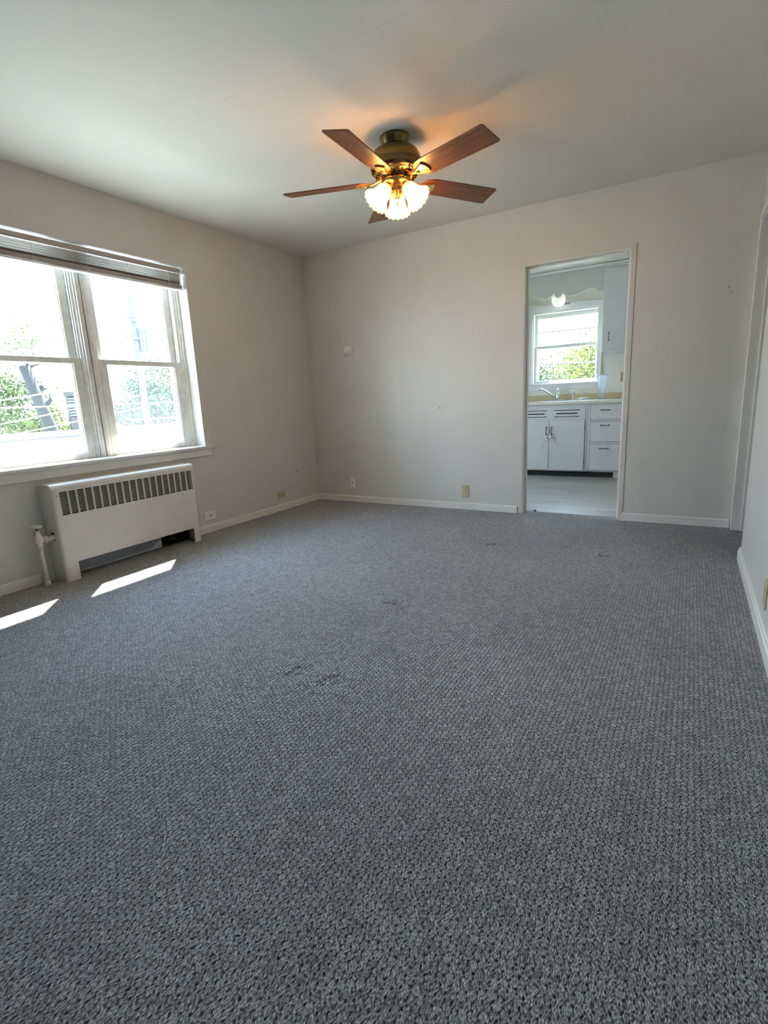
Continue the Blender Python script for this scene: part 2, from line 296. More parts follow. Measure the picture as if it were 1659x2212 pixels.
# ------------------------------------------------------------------ mesh helpers
def frame_z(d):
    d = Vector(d).normalized()
    return d.to_track_quat('Z', 'Y').to_matrix().to_4x4()
class MB:
    def __init__(s): s.bm = bmesh.new(); s.mi = 0
    def _tag(s, faces):
        for f in faces: f.material_index = s.mi
    def box(s, x0, x1, y0, y1, z0, z1, bev=0.0, seg=2, M=None):
        vs = [s.bm.verts.new((x, y, z)) for x in sorted((x0, x1)) for y in sorted((y0, y1)) for z in sorted((z0, z1))]
        fs = [(0, 1, 3, 2), (4, 6, 7, 5), (0, 4, 5, 1), (2, 3, 7, 6), (0, 2, 6, 4), (1, 5, 7, 3)]
        F = [s.bm.faces.new([vs[i] for i in f]) for f in fs]; s._tag(F)
        if bev > 0:
            es = list({e for f in F for e in f.edges})
            rr = bmesh.ops.bevel(s.bm, geom=es, offset=bev, segments=seg, affect='EDGES', profile=0.5, clamp_overlap=True)
            vs = list({v for f in rr['faces'] for v in f.verts} | {v for v in vs if v.is_valid})
            s._tag(rr['faces'])
        if M is not None:
            vv = [v for v in vs if v.is_valid]
            ext = set(vv)
            for v in vv:
                for e in v.link_edges: ext.add(e.other_vert(v))
            bmesh.ops.transform(s.bm, matrix=M, verts=list(ext))
        return s
    def cyl(s, p0, p1, r0, r1=None, n=24, cap=True):
        r1 = r0 if r1 is None else r1
        p0 = Vector(p0); p1 = Vector(p1); m = frame_z(p1 - p0)
        A = [s.bm.verts.new(p0 + m.to_3x3() @ Vector((r0 * math.cos(2 * PI * i / n), r0 * math.sin(2 * PI * i / n), 0))) for i in range(n)]
        B = [s.bm.verts.new(p1 + m.to_3x3() @ Vector((r1 * math.cos(2 * PI * i / n), r1 * math.sin(2 * PI * i / n), 0))) for i in range(n)]
        F = [s.bm.faces.new((A[i], A[(i + 1) % n], B[(i + 1) % n], B[i])) for i in range(n)]
        for f in F: f.smooth = True
        if cap: F += [s.bm.faces.new(A[::-1]), s.bm.faces.new(B)]
        s._tag(F); return s
    def lathe(s, prof, org=(0, 0, 0), axis=(0, 0, 1), n=40, flute=0, famp=0.0, close=False):
        """prof: (r, h) pairs along axis; flute modulates the radius"""
        org = Vector(org); m = frame_z(axis).to_3x3(); rings = []
        hs = len(prof) - 1
        for k, (r, h) in enumerate(prof):
            ring = []
            for i in range(n):
                a = 2 * PI * i / n
                rr = r * (1 + (famp * (k / hs) ** 2 * math.cos(flute * a) if flute else 0))
                hh = h + (0.0022 * (k / hs) ** 4 * math.cos(flute * a) if flute else 0)
                ring.append(s.bm.verts.new(org + m @ Vector((rr * math.cos(a), rr * math.sin(a), hh))))
            rings.append(ring)
        F = []
        for a, b_ in zip(rings, rings[1:]):
            for i in range(n):
                f = s.bm.faces.new((a[i], a[(i + 1) % n], b_[(i + 1) % n], b_[i])); f.smooth = True; F.append(f)
        if close: F += [s.bm.faces.new(rings[0][::-1]), s.bm.faces.new(rings[-1])]
        s._tag(F); return s
    def tube(s, pts, r, n=8, radii=None):
        pts = [Vector(p) for p in pts]; rings = []
        for i, p in enumerate(pts):
            d = (pts[min(i + 1, len(pts) - 1)] - pts[max(i - 1, 0)]).normalized()
            up = Vector((0, 0, 1)) if abs(d.z) < 0.9 else Vector((0, 1, 0))
            a = d.cross(up).normalized(); b_ = a.cross(d).normalized(); rr = radii[i] if radii else r
            rings.append([s.bm.verts.new(p + a * rr * math.cos(2 * PI * k / n) + b_ * rr * math.sin(2 * PI * k / n)) for k in range(n)])
        F = []
        for A, B in zip(rings, rings[1:]):
            for k in range(n):
                f = s.bm.faces.new((A[k], A[(k + 1) % n], B[(k + 1) % n], B[k])); f.smooth = True; F.append(f)
        F += [s.bm.faces.new(rings[0][::-1]), s.bm.faces.new(rings[-1])]
        s._tag(F); return s
    def prism(s, poly, ax, a0, a1):
        """poly of 2D points in the plane across axis ax (0: y,z  1: x,z  2: x,y), extruded from a0 to a1"""
        def P(p, a):
            return {0: (a, p[0], p[1]), 1: (p[0], a, p[1]), 2: (p[0], p[1], a)}[ax]
        A = [s.bm.verts.new(P(p, a0)) for p in poly]; B = [s.bm.verts.new(P(p, a1)) for p in poly]; n = len(poly)
        F = [s.bm.faces.new(A), s.bm.faces.new(B[::-1])]
        F += [s.bm.faces.new((A[i], B[i], B[(i + 1) % n], A[(i + 1) % n])) for i in range(n)]
        s._tag(F); return s
    def build(s, name, mats, parent=None, loc=None, smooth=False):
        bmesh.ops.recalc_face_normals(s.bm, faces=s.bm.faces[:])
        me = bpy.data.meshes.new(name); s.bm.to_mesh(me); s.bm.free()
        for m in (mats if isinstance(mats, (list, tuple)) else [mats]): me.materials.append(m)
        if smooth:
            for p in me.polygons: p.use_smooth = True
        o = bpy.data.objects.new(name, me); COL.objects.link(o)
        if parent is not None: o.parent = parent
        if loc is not None: o.location = loc
        return o

def empty(name, loc=(0, 0, 0), rot=(0, 0, 0)):
    o = bpy.data.objects.new(name, None); COL.objects.link(o); o.location = loc; o.rotation_euler = rot
    o.empty_display_size = 0.05
    return o
def tag(o, label, cat, group=None, kind=None):
    o['label'] = label; o['category'] = cat
    if group: o['group'] = group
    if kind: o['kind'] = kind
    return o
def struct(o, label=None, cat=None):
    o['kind'] = 'structure'
    if label: o['label'] = label
    if cat: o['category'] = cat
    return o
def copy_tree(o, parent=None):
    c = o.copy(); COL.objects.link(c)
    if parent is not None: c.parent = parent
    for ch in list(o.children): copy_tree(ch, c)
    return c

# ------------------------------------------------------------------ the setting
H = 2.44
YB = -5.6                       # wall behind the camera
YN, YF = -3.03, -1.457          # window opening in the left wall
ZS, ZT, ZJ0 = 0.722, 2.09, 2.20
KX, KY = 3.45, 2.72             # kitchen right wall, kitchen far wall
DX0, DX1, DZ = 2.224, 2.990, 2.009   # kitchen doorway
OY0, OY1, OZ = -0.81, -0.06, 2.03    # hall opening in the right wall

# carpet floor with dents and a faint ripple
bm = bmesh.new(); nx, ny = 260, 290
x0, x1, y0, y1 = 0.0, 4.9, YB, 0.10
dents = [(2.18, -2.99, .045), (2.35, -2.99, .05), (2.18, -2.24, .04), (2.31, -1.035, .035), (3.02, -1.02, .03)]
def fz(x, y):
    z = 0.0
    for (a, b_, r) in dents:
        d = math.hypot(x - a, y - b_) / r
        z += -0.006 * math.exp(-d * d) + 0.004 * math.exp(-(d - 1.5) ** 2 * 3)
    # ripple running from the doubled dent toward the window
    t = (x - 1.75) * 0.96 + (y + 3.25) * 0.28; s_ = -(x - 1.75) * 0.28 + (y + 3.25) * 0.96
    z += 0.0045 * math.exp(-(s_ / 0.045) ** 2) * math.exp(-(t / 0.35) ** 2)
    if y > 0: z = 0
    return z
grid = [[bm.verts.new((x0 + (x1 - x0) * i / nx, y0 + (y1 - y0) * j / ny, 0)) for i in range(nx + 1)] for j in range(ny + 1)]
for rowv in grid:
    for v in rowv: v.co.z = fz(v.co.x, v.co.y)
for j in range(ny):
    for i in range(nx):
        f = bm.faces.new((grid[j][i], grid[j][i + 1], grid[j + 1][i + 1], grid[j + 1][i])); f.smooth = True
me = bpy.data.meshes.new('floor'); bm.to_mesh(me); bm.free(); me.materials.append(m_carpet)
floor = bpy.data.objects.new('floor', me); COL.objects.link(floor)
struct(floor, 'grey loop pile carpet covering the living room floor', 'carpet')
struct(MB().box(-.26, 5.0, YB - .1, 3.0, -0.30, -0.012).build('floor_slab', m_toe), 'subfloor slab under the rooms', 'floor')
struct(MB().box(0, KX, 0.10, KY, -0.011, -0.002).build('floor_kitchen', m_plank), 'pale grey wood plank floor in the kitchen', 'floor')

struct(MB().box(-.26, 5.0, YB - .1, 0.13, H, H + .15).build('ceiling', m_ceiling), 'pale ceiling with one long hairline crack', 'ceiling')
struct(MB().box(-.26, 5.0, 0.13, 2.98, H + .005, H + .15).build('ceiling_kitchen', m_kceil), 'white kitchen ceiling', 'ceiling')

# left wall with the window opening
mb = MB()
mb.box(-.26, 0, YB, YN, 0, H).box(-.26, 0, YF, .40, 0, H).box(-.26, 0, 1.05, 2.98, 0, H).box(-.26, 0, .40, 1.05, 0, .65).box(-.26, 0, .40, 1.05, 1.75, H).box(-.26, 0, YN, YF, 0, ZS - .022).box(-.098, 0, YN, YF, ZT, H).box(-.26, -.098, YN, YF, ZJ0, H)  # includes the opening for the added kitchen side window
struct(mb.build('wall_left', m_wall_left), 'off-white left wall around the double window', 'wall')
# back wall with the doorway
mb = MB()
mb.box(0, DX0, 0, .13, 0, H).box(DX1, 5.0, 0, .13, 0, H).box(DX0, DX1, 0, .13, DZ, H)
struct(mb.build('wall_back', m_wall_back), 'off-white back wall with the kitchen doorway', 'wall')
# right wall with the hall opening
mb = MB()
mb.box(3.75, 3.86, YB, OY0, 0, H).box(3.75, 3.86, OY0, OY1, OZ, H).box(3.75, 3.86, OY1, 0, 0, H)
struct(mb.build('wall_right', m_wall), 'pale right wall ending at the hall opening', 'wall')
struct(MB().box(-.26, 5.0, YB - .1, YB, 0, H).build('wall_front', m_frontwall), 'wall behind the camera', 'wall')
struct(MB().box(4.9, 5.0, YB, 0, 0, H).build('wall_hall', m_wall), 'far wall of the side hall', 'wall')
# kitchen walls
KW0, KW1, KZ0, KZ1 = 1.590, 2.385, 1.135, 2.03
mb = MB()
mb.box(0, KW0, KY, 2.98, 0, H).box(KW1, KX + .1, KY, 2.98, 0, H).box(KW0, KW1, KY, 2.98, 0, KZ0).box(KW0, KW1, KY, 2.98, KZ1, H)
struct(mb.build('wall_kitchen_back', m_kwall), 'pale kitchen wall around the kitchen window', 'wall')
struct(MB().box(KX, KX + .1, .13, KY, 0, H).build('wall_kitchen_right', m_kwall), 'right wall of the kitchen', 'wall')

# baseboards
def baseboard(name, axis, a0, a1, at, h=.062, t=.012, sgn=-1, cap=False, label=None):
    mb = MB()
    if cap: prof = [(0, 0), (t, 0), (t, h * .72), (t * .72, h * .76), (t * .72, h * .93), (t * .35, h), (0, h)]
    else: prof = [(0, 0), (t, 0), (t, h - .006), (t - .006, h), (0, h)]
    if axis == 'x': mb.prism([(at + sgn * p, q) for p, q in prof], 0, a0, a1)
    else: mb.prism([(at + sgn * p, q) for p, q in prof], 1, a0, a1)
    return struct(mb.build(name, m_trim), label, 'baseboard')
baseboard('baseboard_left', 'y', YB, -2.86, 0, sgn=1, label='cream baseboard on the left wall before the radiator')
baseboard('baseboard_left_far', 'y', -2.84, 0, 0, sgn=1, label='cream baseboard from the radiator to the room corner')
baseboard('baseboard_back', 'x', 0, 2.182, 0, label='cream baseboard left of the kitchen doorway')
baseboard('baseboard_back_right', 'x', 3.020, 3.732, 0, label='cream baseboard right of the kitchen doorway')
baseboard('baseboard_right', 'y', YB, OY0 - .0, 3.75, h=.078, t=.016, cap=True, label='stepped white baseboard on the right wall')

# doorway jamb lining with stop strips, flat side casings
mb = MB()
mb.box(DX0 - .001, DX0 + .004, -.002, .132, 0, DZ).box(DX1 - .004, DX1 + .001, -.002, .132, 0, DZ).box(DX0, DX1, -.002, .132, DZ - .004, DZ + .001)
mb.box(DX0 + .004, DX0 + .016, .055, .095, 0, DZ - .004, .002).box(DX1 - .016, DX1 - .004, .055, .095, 0, DZ - .004, .002).box(DX0 + .016, DX1 - .016, .055, .095, DZ - .017, DZ - .004, .002)
struct(mb.build('door_1', m_trim), 'cased doorway into the kitchen without a door', 'doorway')
mb = MB().box(DX0 - .036, DX0, -.005, 0, 0, DZ + .03, .0015)
struct(mb.build('trim_1', m_wall), 'flat casing on the left side of the kitchen doorway', 'trim')
mb = MB().box(DX1, DX1 + .034, -.005, 0, 0, DZ + .03, .0015)
struct(mb.build('trim_2', m_wall), 'flat casing on the right side of the kitchen doorway', 'trim')
# hall opening lining
mb = MB()
mb.box(3.738, 3.862, OY1 - .012, OY1, 0, OZ, .002).box(3.738, 3.75, OY1, -.002, 0, OZ + .05, .003).box(3.738, 3.75, OY0 - .0, OY1, OZ, OZ + .05, .003)
mb.box(3.75, 3.862, OY0, OY1, OZ - .012, OZ)
mb.box(3.797, 3.832, OY1 - .024, OY1 - .012, 0, OZ - .012, .003).box(3.797, 3.832, OY0, OY1, OZ - .024, OZ - .012, .003)
struct(mb.build('door_2', m_trim), 'cased opening from the room into the side hall', 'doorway')

# ---- windows: local frame a = along wall, d = depth outward, z up
def mapper(kind):
    if kind == 'left': return lambda a0, a1, d0, d1, z0, z1: (-max(d0, d1), -min(d0, d1), a0, a1, z0, z1)
    return lambda a0, a1, d0, d1, z0, z1: (a0, a1, KY + min(d0, d1), KY + max(d0, d1), z0, z1)
def ring(mb, mp, a0, a1, z0, z1, wl, wr, wb, wt, d0, d1, bev=.003):
    """rectangular frame: outer a0..a1, z0..z1, member widths"""
    mb.box(*mp(a0, a0 + wl, d0, d1, z0, z1), bev).box(*mp(a1 - wr, a1, d0, d1, z0, z1), bev)
    mb.box(*mp(a0 + wl - .001, a1 - wr + .001, d0, d1, z0, z0 + wb), bev).box(*mp(a0 + wl - .001, a1 - wr + .001, d0, d1, z1 - wt, z1), bev)
def double_hung(name, mp, a0, a1, z0, z1, zr, d, st, glass, label, muntin=False, rb=.038):
    root = empty(name); struct(root, label, 'window')
    # lower sash
    mb = MB(); ring(mb, mp, a0, a1, z0, zr, st, st, rb, .036, d, d + .035)
    ring(mb, mp, a0 + st - .002, a1 - st + .002, z0 + rb - .002, zr - .034, .008, .008, .006, .006, d + .008, d + .030, .002)
    if muntin: mb.box(*mp(a0 + st, a1 - st, d + .010, d + .026, (z0 + zr) / 2 - .007, (z0 + zr) / 2 + .007), .002)
    ls = mb.build('lower_sash', m_win, root)
    MB().box(*mp(a0 + st - .004, a1 - st + .004, d + .016, d + .019, z0 + rb - .004, zr - .033)).build('glass_pane', glass, ls)
    # upper sash, behind
    d2 = d + .040
    mb = MB(); ring(mb, mp, a0, a1, zr - .030, z1, st, st, .030, .045, d2, d2 + .035)
    ring(mb, mp, a0 + st - .002, a1 - st + .002, zr - .002, z1 - .043, .008, .008, .006, .006, d2 + .008, d2 + .030, .002)
    if muntin: mb.box(*mp(a0 + st, a1 - st, d2 + .010, d2 + .026, (z1 - .045 + zr) / 2 - .007, (z1 - .045 + zr) / 2 + .007), .002)
    us = mb.build('upper_sash', m_win, root)
    MB().box(*mp(a0 + st - .004, a1 - st + .004, d2 + .016, d2 + .019, zr - .002, z1 - .043)).build('glass_pane', m_glass, us)
    # sash lock
    return root
ML = mapper('left')
ZWT = 2.16; ZJ = 2.20
w1 = double_hung('window_1', ML, -2.180, -1.510, .725, ZWT, 1.390, .120, .054, m_glass_dirty, 'far double-hung window in the left wall beside the room corner')
w2 = double_hung('window_2', ML, -2.975, -2.305, .725, ZWT, 1.390, .120, .054, m_glass, 'near double-hung window in the left wall, cut by the photo edge')
def jambs(root, mp, a0, a1, z0, z1, dd, sgn_steps):
    """stepped stops along the sides and head, from opening edge to the sash edge"""
    mb = MB()
    for (o0, o1, f) in sgn_steps:
        mb.box(*mp(a0 + o0, a0 + o1, f, dd, z0, z1), .0025).box(*mp(a1 - o1, a1 - o0, f, dd, z0, z1), .0025)
        mb.box(*mp(a0, a1, f, dd, z1 - o1, z1 - o0), .0025)
    return mb
# side frame of window 1 (far side) and window 2 (near side), and the mullion between
mb = MB()
for (o0, o1, f) in ((0, .020, .100), (.020, .036, .108), (.036, .0535, .116)):
    mb.box(*ML(YF - o1, YF - o0, f, .155, ZS, ZJ), .0025)
mb.box(*ML(-2.24, YF, .100, .165, ZWT + .002, ZJ), .002)
mb.box(*ML(YF - .050, YF, .155, .25, ZS, ZJ))
mb.box(*ML(-2.24, YF, .100, .26, ZS - .02, .7249))
mb.build('window_frame', m_win, w1)
mb = MB()
for (o0, o1, f) in ((0, .020, .100), (.020, .036, .108), (.036, .0545, .116)):
    mb.box(*ML(YN + o0, YN + o1, f, .155, ZS, ZJ), .0025)
mb.box(*ML(YN, -2.24, .100, .165, ZWT + .002, ZJ), .002)
mb.box(*ML(YN, YN + .050, .155, .25, ZS, ZJ))
mb.box(*ML(YN, -2.24, .100, .26, ZS - .02, .7249))
mb.build('window_frame', m_win, w2)
mb = MB()
mb.box(*ML(-2.303, -2.182, .165, .25, ZS, ZJ))
mb.box(*ML(-2.303, -2.182, .128, .17, ZS, ZJ))
for (a0, a1, f) in ((-2.303, -2.288, .118), (-2.288, -2.277, .108), (-2.276, -2.248, .096), (-2.247, -2.240, .104), (-2.239, -2.212, .096), (-2.211, -2.198, .108), (-2.197, -2.182, .118)):
    mb.box(*ML(a0, a1, f, .14, ZS, ZJ), .003)
mb.build('mullion', m_win, w1)
# outer storm frames
for root, a0, a1 in ((w1, -2.175, -1.512), (w2, -2.972, -2.308)):
    mb = MB(); ring(mb, ML, a0, a1, .727, ZWT - .01, .030, .030, .04, .03, .200, .216, .002)
    mb.box(*ML(a0 + .028, a1 - .028, .200, .216, 1.358, 1.382), .002)
    mb.build('storm_frame', m_storm, root)
# interior stool and apron (the sill shelf)
mb = MB().box(-.10, .0, YN, YF, ZS - .022, ZS).box(-.001, .034, YN - .065, YF + .068, ZS - .022, ZS, .005)
mb.box(0, .017, YN - .045, YF + .048, ZS - .080, ZS - .022, .003)
struct(mb.build('trim_3', m_trim), 'wide cream window stool and apron under the double window', 'window sill')

# kitchen window
MK = mapper('kitchen')
w3 = double_hung('window_3', MK, 1.595, 2.403 - .005, 1.137, 2.01, 1.618, .055, .034, m_glass, 'small double-hung kitchen window above the sink', muntin=True, rb=.036)
mb = MB()
ring(mb, MK, KW0 - .052, KW1 + .048, KZ0 - .0, KZ1 + .06, .05, .05, .001, .055, -.016, 0, .004)
ring(mb, MK, KW0 - .062, KW1 + .058, KZ0, KZ1 + .075, .016, .016, .001, .016, -.026, -.0, .004)
ring(mb, MK, KW0, KW1 + .014, KZ0, KZ1, .010, .010, .002, .020, 0, .055, .003)
ring(mb, MK, KW0, KW1 + .014, KZ0, KZ1, .006, .006, .002, .020, .05, .24, .003)
mb.box(*MK(KW0 - .07, KW1 + .062, -.040, .055, KZ0 - .022, KZ0), .005)
mb.box(*MK(KW0 - .06, KW1 + .050, -.014, 0, KZ0 - .085, KZ0 - .022), .003)
mb.build('window_casing', m_white, w3)
mb = MB(); ring(mb, MK, 1.602, 2.39, 1.14, 2.01, .03, .03, .03, .04, .17, .185, .002); mb.box(*MK(1.62, 2.38, .17, .185, 1.60, 1.62)).build('storm_frame', m_storm, w3)
# small catch on the casing head
MB().box(1.995, 2.02, 2.685, 2.70, 2.085, 2.105, .003).build('shade_bracket', m_pull, w3)
MB().box(2.03, 2.05, 2.685, 2.70, 2.087, 2.108, .003).build('shade_bracket', m_pull, w3)

w4 = empty('window_added'); struct(w4, 'unseen side window added to let light into the kitchen', 'window')  # window added out of view to brighten the kitchen from the side
mb = MB(); ring(mb, ML, .40, 1.05, .65, 1.75, .05, .05, .05, .05, .08, .14, .004); mb.build('window_frame', m_white, w4)
MB().box(*ML(.44, 1.01, .105, .110, .69, 1.71)).build('glass_pane', m_glass, w4)

# ------------------------------------------------------------------ raised mini blind
bl = empty('window_blind', (-.045, -2.245, 2.0)); tag(bl, 'raised grey-beige slatted blind gathered at the top of the double window', 'blind')
def lb(mb, x0, x1, y0, y1, z0, z1, *a): return mb.box(x0 + .045, x1 + .045, y0 + 2.245, y1 + 2.245, z0 - 2.0, z1 - 2.0, *a)
B0, B1 = -2.995, -1.478
mb = MB(); lb(mb, -.062, -.022, B0, B1, 2.048, 2.078, .002); mb.build('headrail', m_blind, bl)
mb = MB(); lb(mb, -.064, -.020, B0, B1, 2.0415, 2.0465, .001); mb.build('headrail_lip', m_white, bl)
mb = MB(); z = 2.036; n = 0
def slat(z, drop, th, j0, j1):
    xf, xb = -.020 + .045, -.062 + .045
    zf, zb, zm = z - 2.0, z - drop - 2.0, z - drop * .35 - 2.0
    mb.prism([(xf, zf), (xf, zf + th), ((xf + xb) / 2 + .004, zm + th + .001), (xb, zb + th), (xb, zb), ((xf + xb) / 2 + .004, zm + .001)], 1, B0 + 2.245 + j0, B1 + 2.245 - j1)
while n < 5:
    slat(z, .0185, .0012, random.uniform(0, .003), random.uniform(0, .005)); z -= .0150; n += 1
while z > 1.936:
    slat(z, .0015, .0016, random.uniform(0, .003), random.uniform(0, .005)); z -= .0019; n += 1
mb.build('slats', m_blind, bl)['label'] = 'gathered beige slats'
mb = MB(); lb(mb, -.064, -.018, B0, B1, 1.921, 1.932, .002); mb.build('bottom_rail', m_white, bl)
for yy in (-1.60, -1.93, -2.22, -2.55, -2.88):
    mb = MB().cyl((-.014 + .045, yy + 2.245, 1.93 - 2.0), (-.014 + .045, yy + 2.245, 2.05 - 2.0), .0012, n=6)
    mb.tube([(-.016 + .045, yy + 2.245, 1.945 - 2.0), (-.008 + .045, yy + 2.25, 1.938 - 2.0), (-.010 + .045, yy + 2.26, 1.948 - 2.0), (-.016 + .045, yy + 2.25, 1.955 - 2.0)], .0014, 6)
    mb.build('ladder_cord', m_cord, bl)

# ------------------------------------------------------------------ radiator cover
rc = empty('radiator', (.001, -2.255, 0)); tag(rc, 'white metal radiator cover with black louvred slots under the window', 'radiator')
RY0, RY1, RX, RZ = -2.775, -1.725, .150, .605
OFF = 2.255
def rb(mb, x0, x1, y0, y1, z0, z1, *a): return mb.box(x0, x1, y0 + OFF, y1 + OFF, z0, z1, *a)
gy0, gy1, gz0, gz1 = -2.732, -1.752, .419, .563
mb = MB()
T = .010
rb(mb, RX - T, RX, RY0 + .02, gy0, 0.0, RZ - .02); rb(mb, RX - T, RX, gy1, RY1 - .02, 0.0, RZ - .02)
for (yc_, sg) in ((RY0 + OFF + .02, -1), (RY1 + OFF - .02, 1)):
    arc = [(RX - .02 + .02 * math.sin(a), yc_ + sg * .02 * math.cos(a)) for a in [i * PI / 2 / 8 for i in range(9)]]
    inn = [(RX - .02 + .014 * math.sin(a), yc_ + sg * .014 * math.cos(a)) for a in [i * PI / 2 / 8 for i in range(9)]]
    mb.prism(arc + inn[::-1], 2, 0.0, RZ - .02)
rb(mb, RX - T, RX, gy0, gy1, gz1, RZ - .02); rb(mb, RX - T, RX, gy0, gy1, .114, gz0)
rb(mb, RX - T, RX, gy0, -2.690, 0, .114); rb(mb, RX - T, RX, -1.790, gy1, 0, .114)
# rounded top
prof = [(0.0, RZ - .02), (0.0, RZ + .008)]
prof += [(RX - .028 + .028 * math.sin(a), RZ - .020 + .028 * math.cos(a)) for a in [i * PI / 2 / 8 for i in range(9)]]
mb.prism([(x, z) for x, z in prof], 1, RY0 + OFF, RY1 + OFF)
body = mb.build('cover', m_rad, rc)
# left side with a round hole, right side plain
def side_with_hole(y, hx, hz, hr):
    n = 32; q = hr * 1.25; m = MB(); X1 = RX - .02; Z1 = RZ - .02
    for yy0 in (y,):
        m.box(0, X1, yy0, yy0 + .004, 0, hz - q).box(0, X1, yy0, yy0 + .004, hz + q, Z1).box(0, hx - q, yy0, yy0 + .004, hz - q, hz + q).box(hx + q, X1, yy0, yy0 + .004, hz - q, hz + q)
    for i in range(n):
        a0_, a1_ = 2 * PI * i / n, 2 * PI * (i + 1) / n
        pts = []
        for a_ in (a0_, a1_):
            c_, s2 = math.cos(a_), math.sin(a_); k_ = q / max(abs(c_), abs(s2)); pts.append(((hx + hr * c_, hz + hr * s2), (hx + k_ * c_, hz + k_ * s2)))
        m.prism([pts[0][0], pts[0][1], pts[1][1], pts[1][0]], 1, y, y + .004)
    return m
side_with_hole(RY0 + OFF, .078, .290, .030).build('side_panel', m_rad, rc)
MB().box(0, RX - .02, RY1 + OFF - .004, RY1 + OFF, 0.0, RZ - .02).build('side_panel', m_rad, rc)
# louvre grille: 19 columns
mb = MB(); ncol = 19; cw = (gy1 - gy0) / ncol
for i in range(ncol - 1):
    yc = gy0 + cw * (i + 1)
    rb(mb, RX - .006, RX, yc - .0045, yc + .0045, gz0, gz1)
nsl = 15
for j in range(1, nsl):
    zc = gz0 + (gz1 - gz0) * j / nsl
    rb(mb, RX - .010, RX - .003, gy0, gy1, zc - .0011, zc + .0011)
mb.build('grille', m_rad, rc)
# black boxes paint the shade inside the cover, behind grille and lower opening
mb = MB(); rb(mb, .06, RX - .025, gy0, gy1, .38, .58); rb(mb, .004, .012, -1.99, RY1 - .006, .0, .38); rb(mb, .012, .11, -1.99, RY1 - .01, .135, .37); mb.build('dark_interior', m_black, rc)
mb = MB(); mb.prism([(RY0 + OFF + .01, .03), (-2.12 + OFF, .03), (-1.995 + OFF, .10), (-1.97 + OFF, .36), (RY0 + OFF + .01, .36)], 0, .058, .062); mb.build('back_sheet', m_greysheet, rc)['label'] = 'grey sheet metal seen below the cover'
MB().cyl((.05, -1.93 + OFF, .02), (.05, -1.93 + OFF, .14), .008).cyl((.035, -1.96 + OFF, .055), (.065, -1.90 + OFF, .055), .012).build('return_pipe', m_brass_dk, rc)
# screws and chips on the front
for (yy, zz) in ((-2.75, .545), (-1.742, .54)): MB().cyl((RX - .001, yy + OFF, zz), (RX + .002, yy + OFF, zz), .004, n=12).build('screw', m_pull, rc)

# valve and riser at the left end
vv = empty('radiator_valve', (.085, -2.862, 0)); tag(vv, 'thickly painted steam valve with handwheel on a riser left of the radiator', 'valve')
mb = MB().cyl((0.0, .005, 0), (0, 0, .26), .0125, n=20).cyl((0, .005, 0), (0, .004, .03), .018, .016, n=20)
mb.build('riser_pipe', m_pipe, vv)
prof = [(.0, .245), (.020, .245), (.022, .262), (.017, .268), (.021, .275), (.024, .290), (.024, .305), (.018, .315), (.019, .322), (.013, .328), (.013, .343), (.008, .347), (.0, .347)]
mb = MB().lathe(prof, n=8); mb.cyl((0, .012, .285), (0, .052, .285), .014, n=16).cyl((0, .030, .285), (0, .046, .285), .022, n=8).cyl((0, .052, .285), (0, .12, .285), .016, n=20)
mb.build('valve_body', m_pipe, vv)
MB().cyl((0, 0, .345), (0, 0, .366), .0045, n=10).build('stem', m_dark, vv)
prof = [(0, .362), (.012, .362), (.026, .366), (.030, .370), (.030, .376), (.025, .379), (.010, .377), (0, .377)]
MB().lathe(prof, n=30, flute=6, famp=.08).build('handwheel', m_pipe, vv)

# ------------------------------------------------------------------ wall plates
def outlet(name, loc, rotz, horizontal, mat, label, kind, cat='outlet'):
    """plate face toward local -Y, centred at origin"""
    root = empty(name, loc, (0, 0, rotz)); tag(root, label, cat)
    W_, H_ = (.115, .070) if horizontal else (.070, .115)
    MB().box(-W_ / 2, W_ / 2, -.006, 0, -H_ / 2, H_ / 2, .003, 3).build('cover_plate', mat, root)
    mb = MB()
    def loc2(u, v): return (u, v) if not horizontal else (v, -u)
    if kind == 'duplex':
        for c in (-.0195, .0195):
            x, z = loc2(0, c); w2, h2 = (.0165, .0145) if not horizontal else (.0145, .0165)
            mb.box(x - w2, x + w2, -.0075, -.004, z - h2, z + h2, .003, 2)
            for (u, v, a, b_) in ((-.0063, .003, .0011, .0045), (.0063, .003, .0011, .0038), (0, -.007, .0024, .0024)):
                xx, zz = loc2(u, c + v); aa, bb = (a, b_) if not horizontal else (b_, a)
                mb.mi = 1; mb.box(xx - aa, xx + aa, -.0079, -.0070, zz - bb, zz + bb); mb.mi = 0
        mb.cyl((0, -.0072, 0), (0, -.004, 0), .0035, n=12)
        mb.build('receptacle', [mat, m_dark], root)
    else:
        for u in (-.042, .042):
            x, z = loc2(0, u); MB().cyl((x, -.0068, z), (x, -.004, z), .0032, n=10).build('screw', m_pull, root)
        MB().cyl((0, -.013, 0), (0, -.004, 0), .0052, n=14).cyl((0, -.0075, 0), (0, -.004, 0), .008, n=6).build('cable_jack', m_pull, root)
    return root
outlet('wall_outlet', (1.702, 0, .168), 0, False, m_ivory, 'ivory upright outlet on the back wall left of the doorway', 'duplex')
outlet('cable_plate', (.458, 0, .199), 0, False, m_plastic, 'white upright cable plate on the back wall near the corner', 'cable', 'wall plate')
outlet('wall_outlet', (0, -.595, .150), PI / 2, True, m_ivory, 'ivory sideways outlet on the left wall near the corner', 'duplex')
outlet('cable_plate', (0, -1.495, .141), PI / 2, True, m_plastic, 'white sideways cable plate on the left wall beside the radiator', 'cable', 'wall plate')
outlet('wall_outlet', (3.75, -1.925, .183), -PI / 2, False, m_ivory, 'ivory outlet on the right wall, cut by the photo edge', 'duplex')
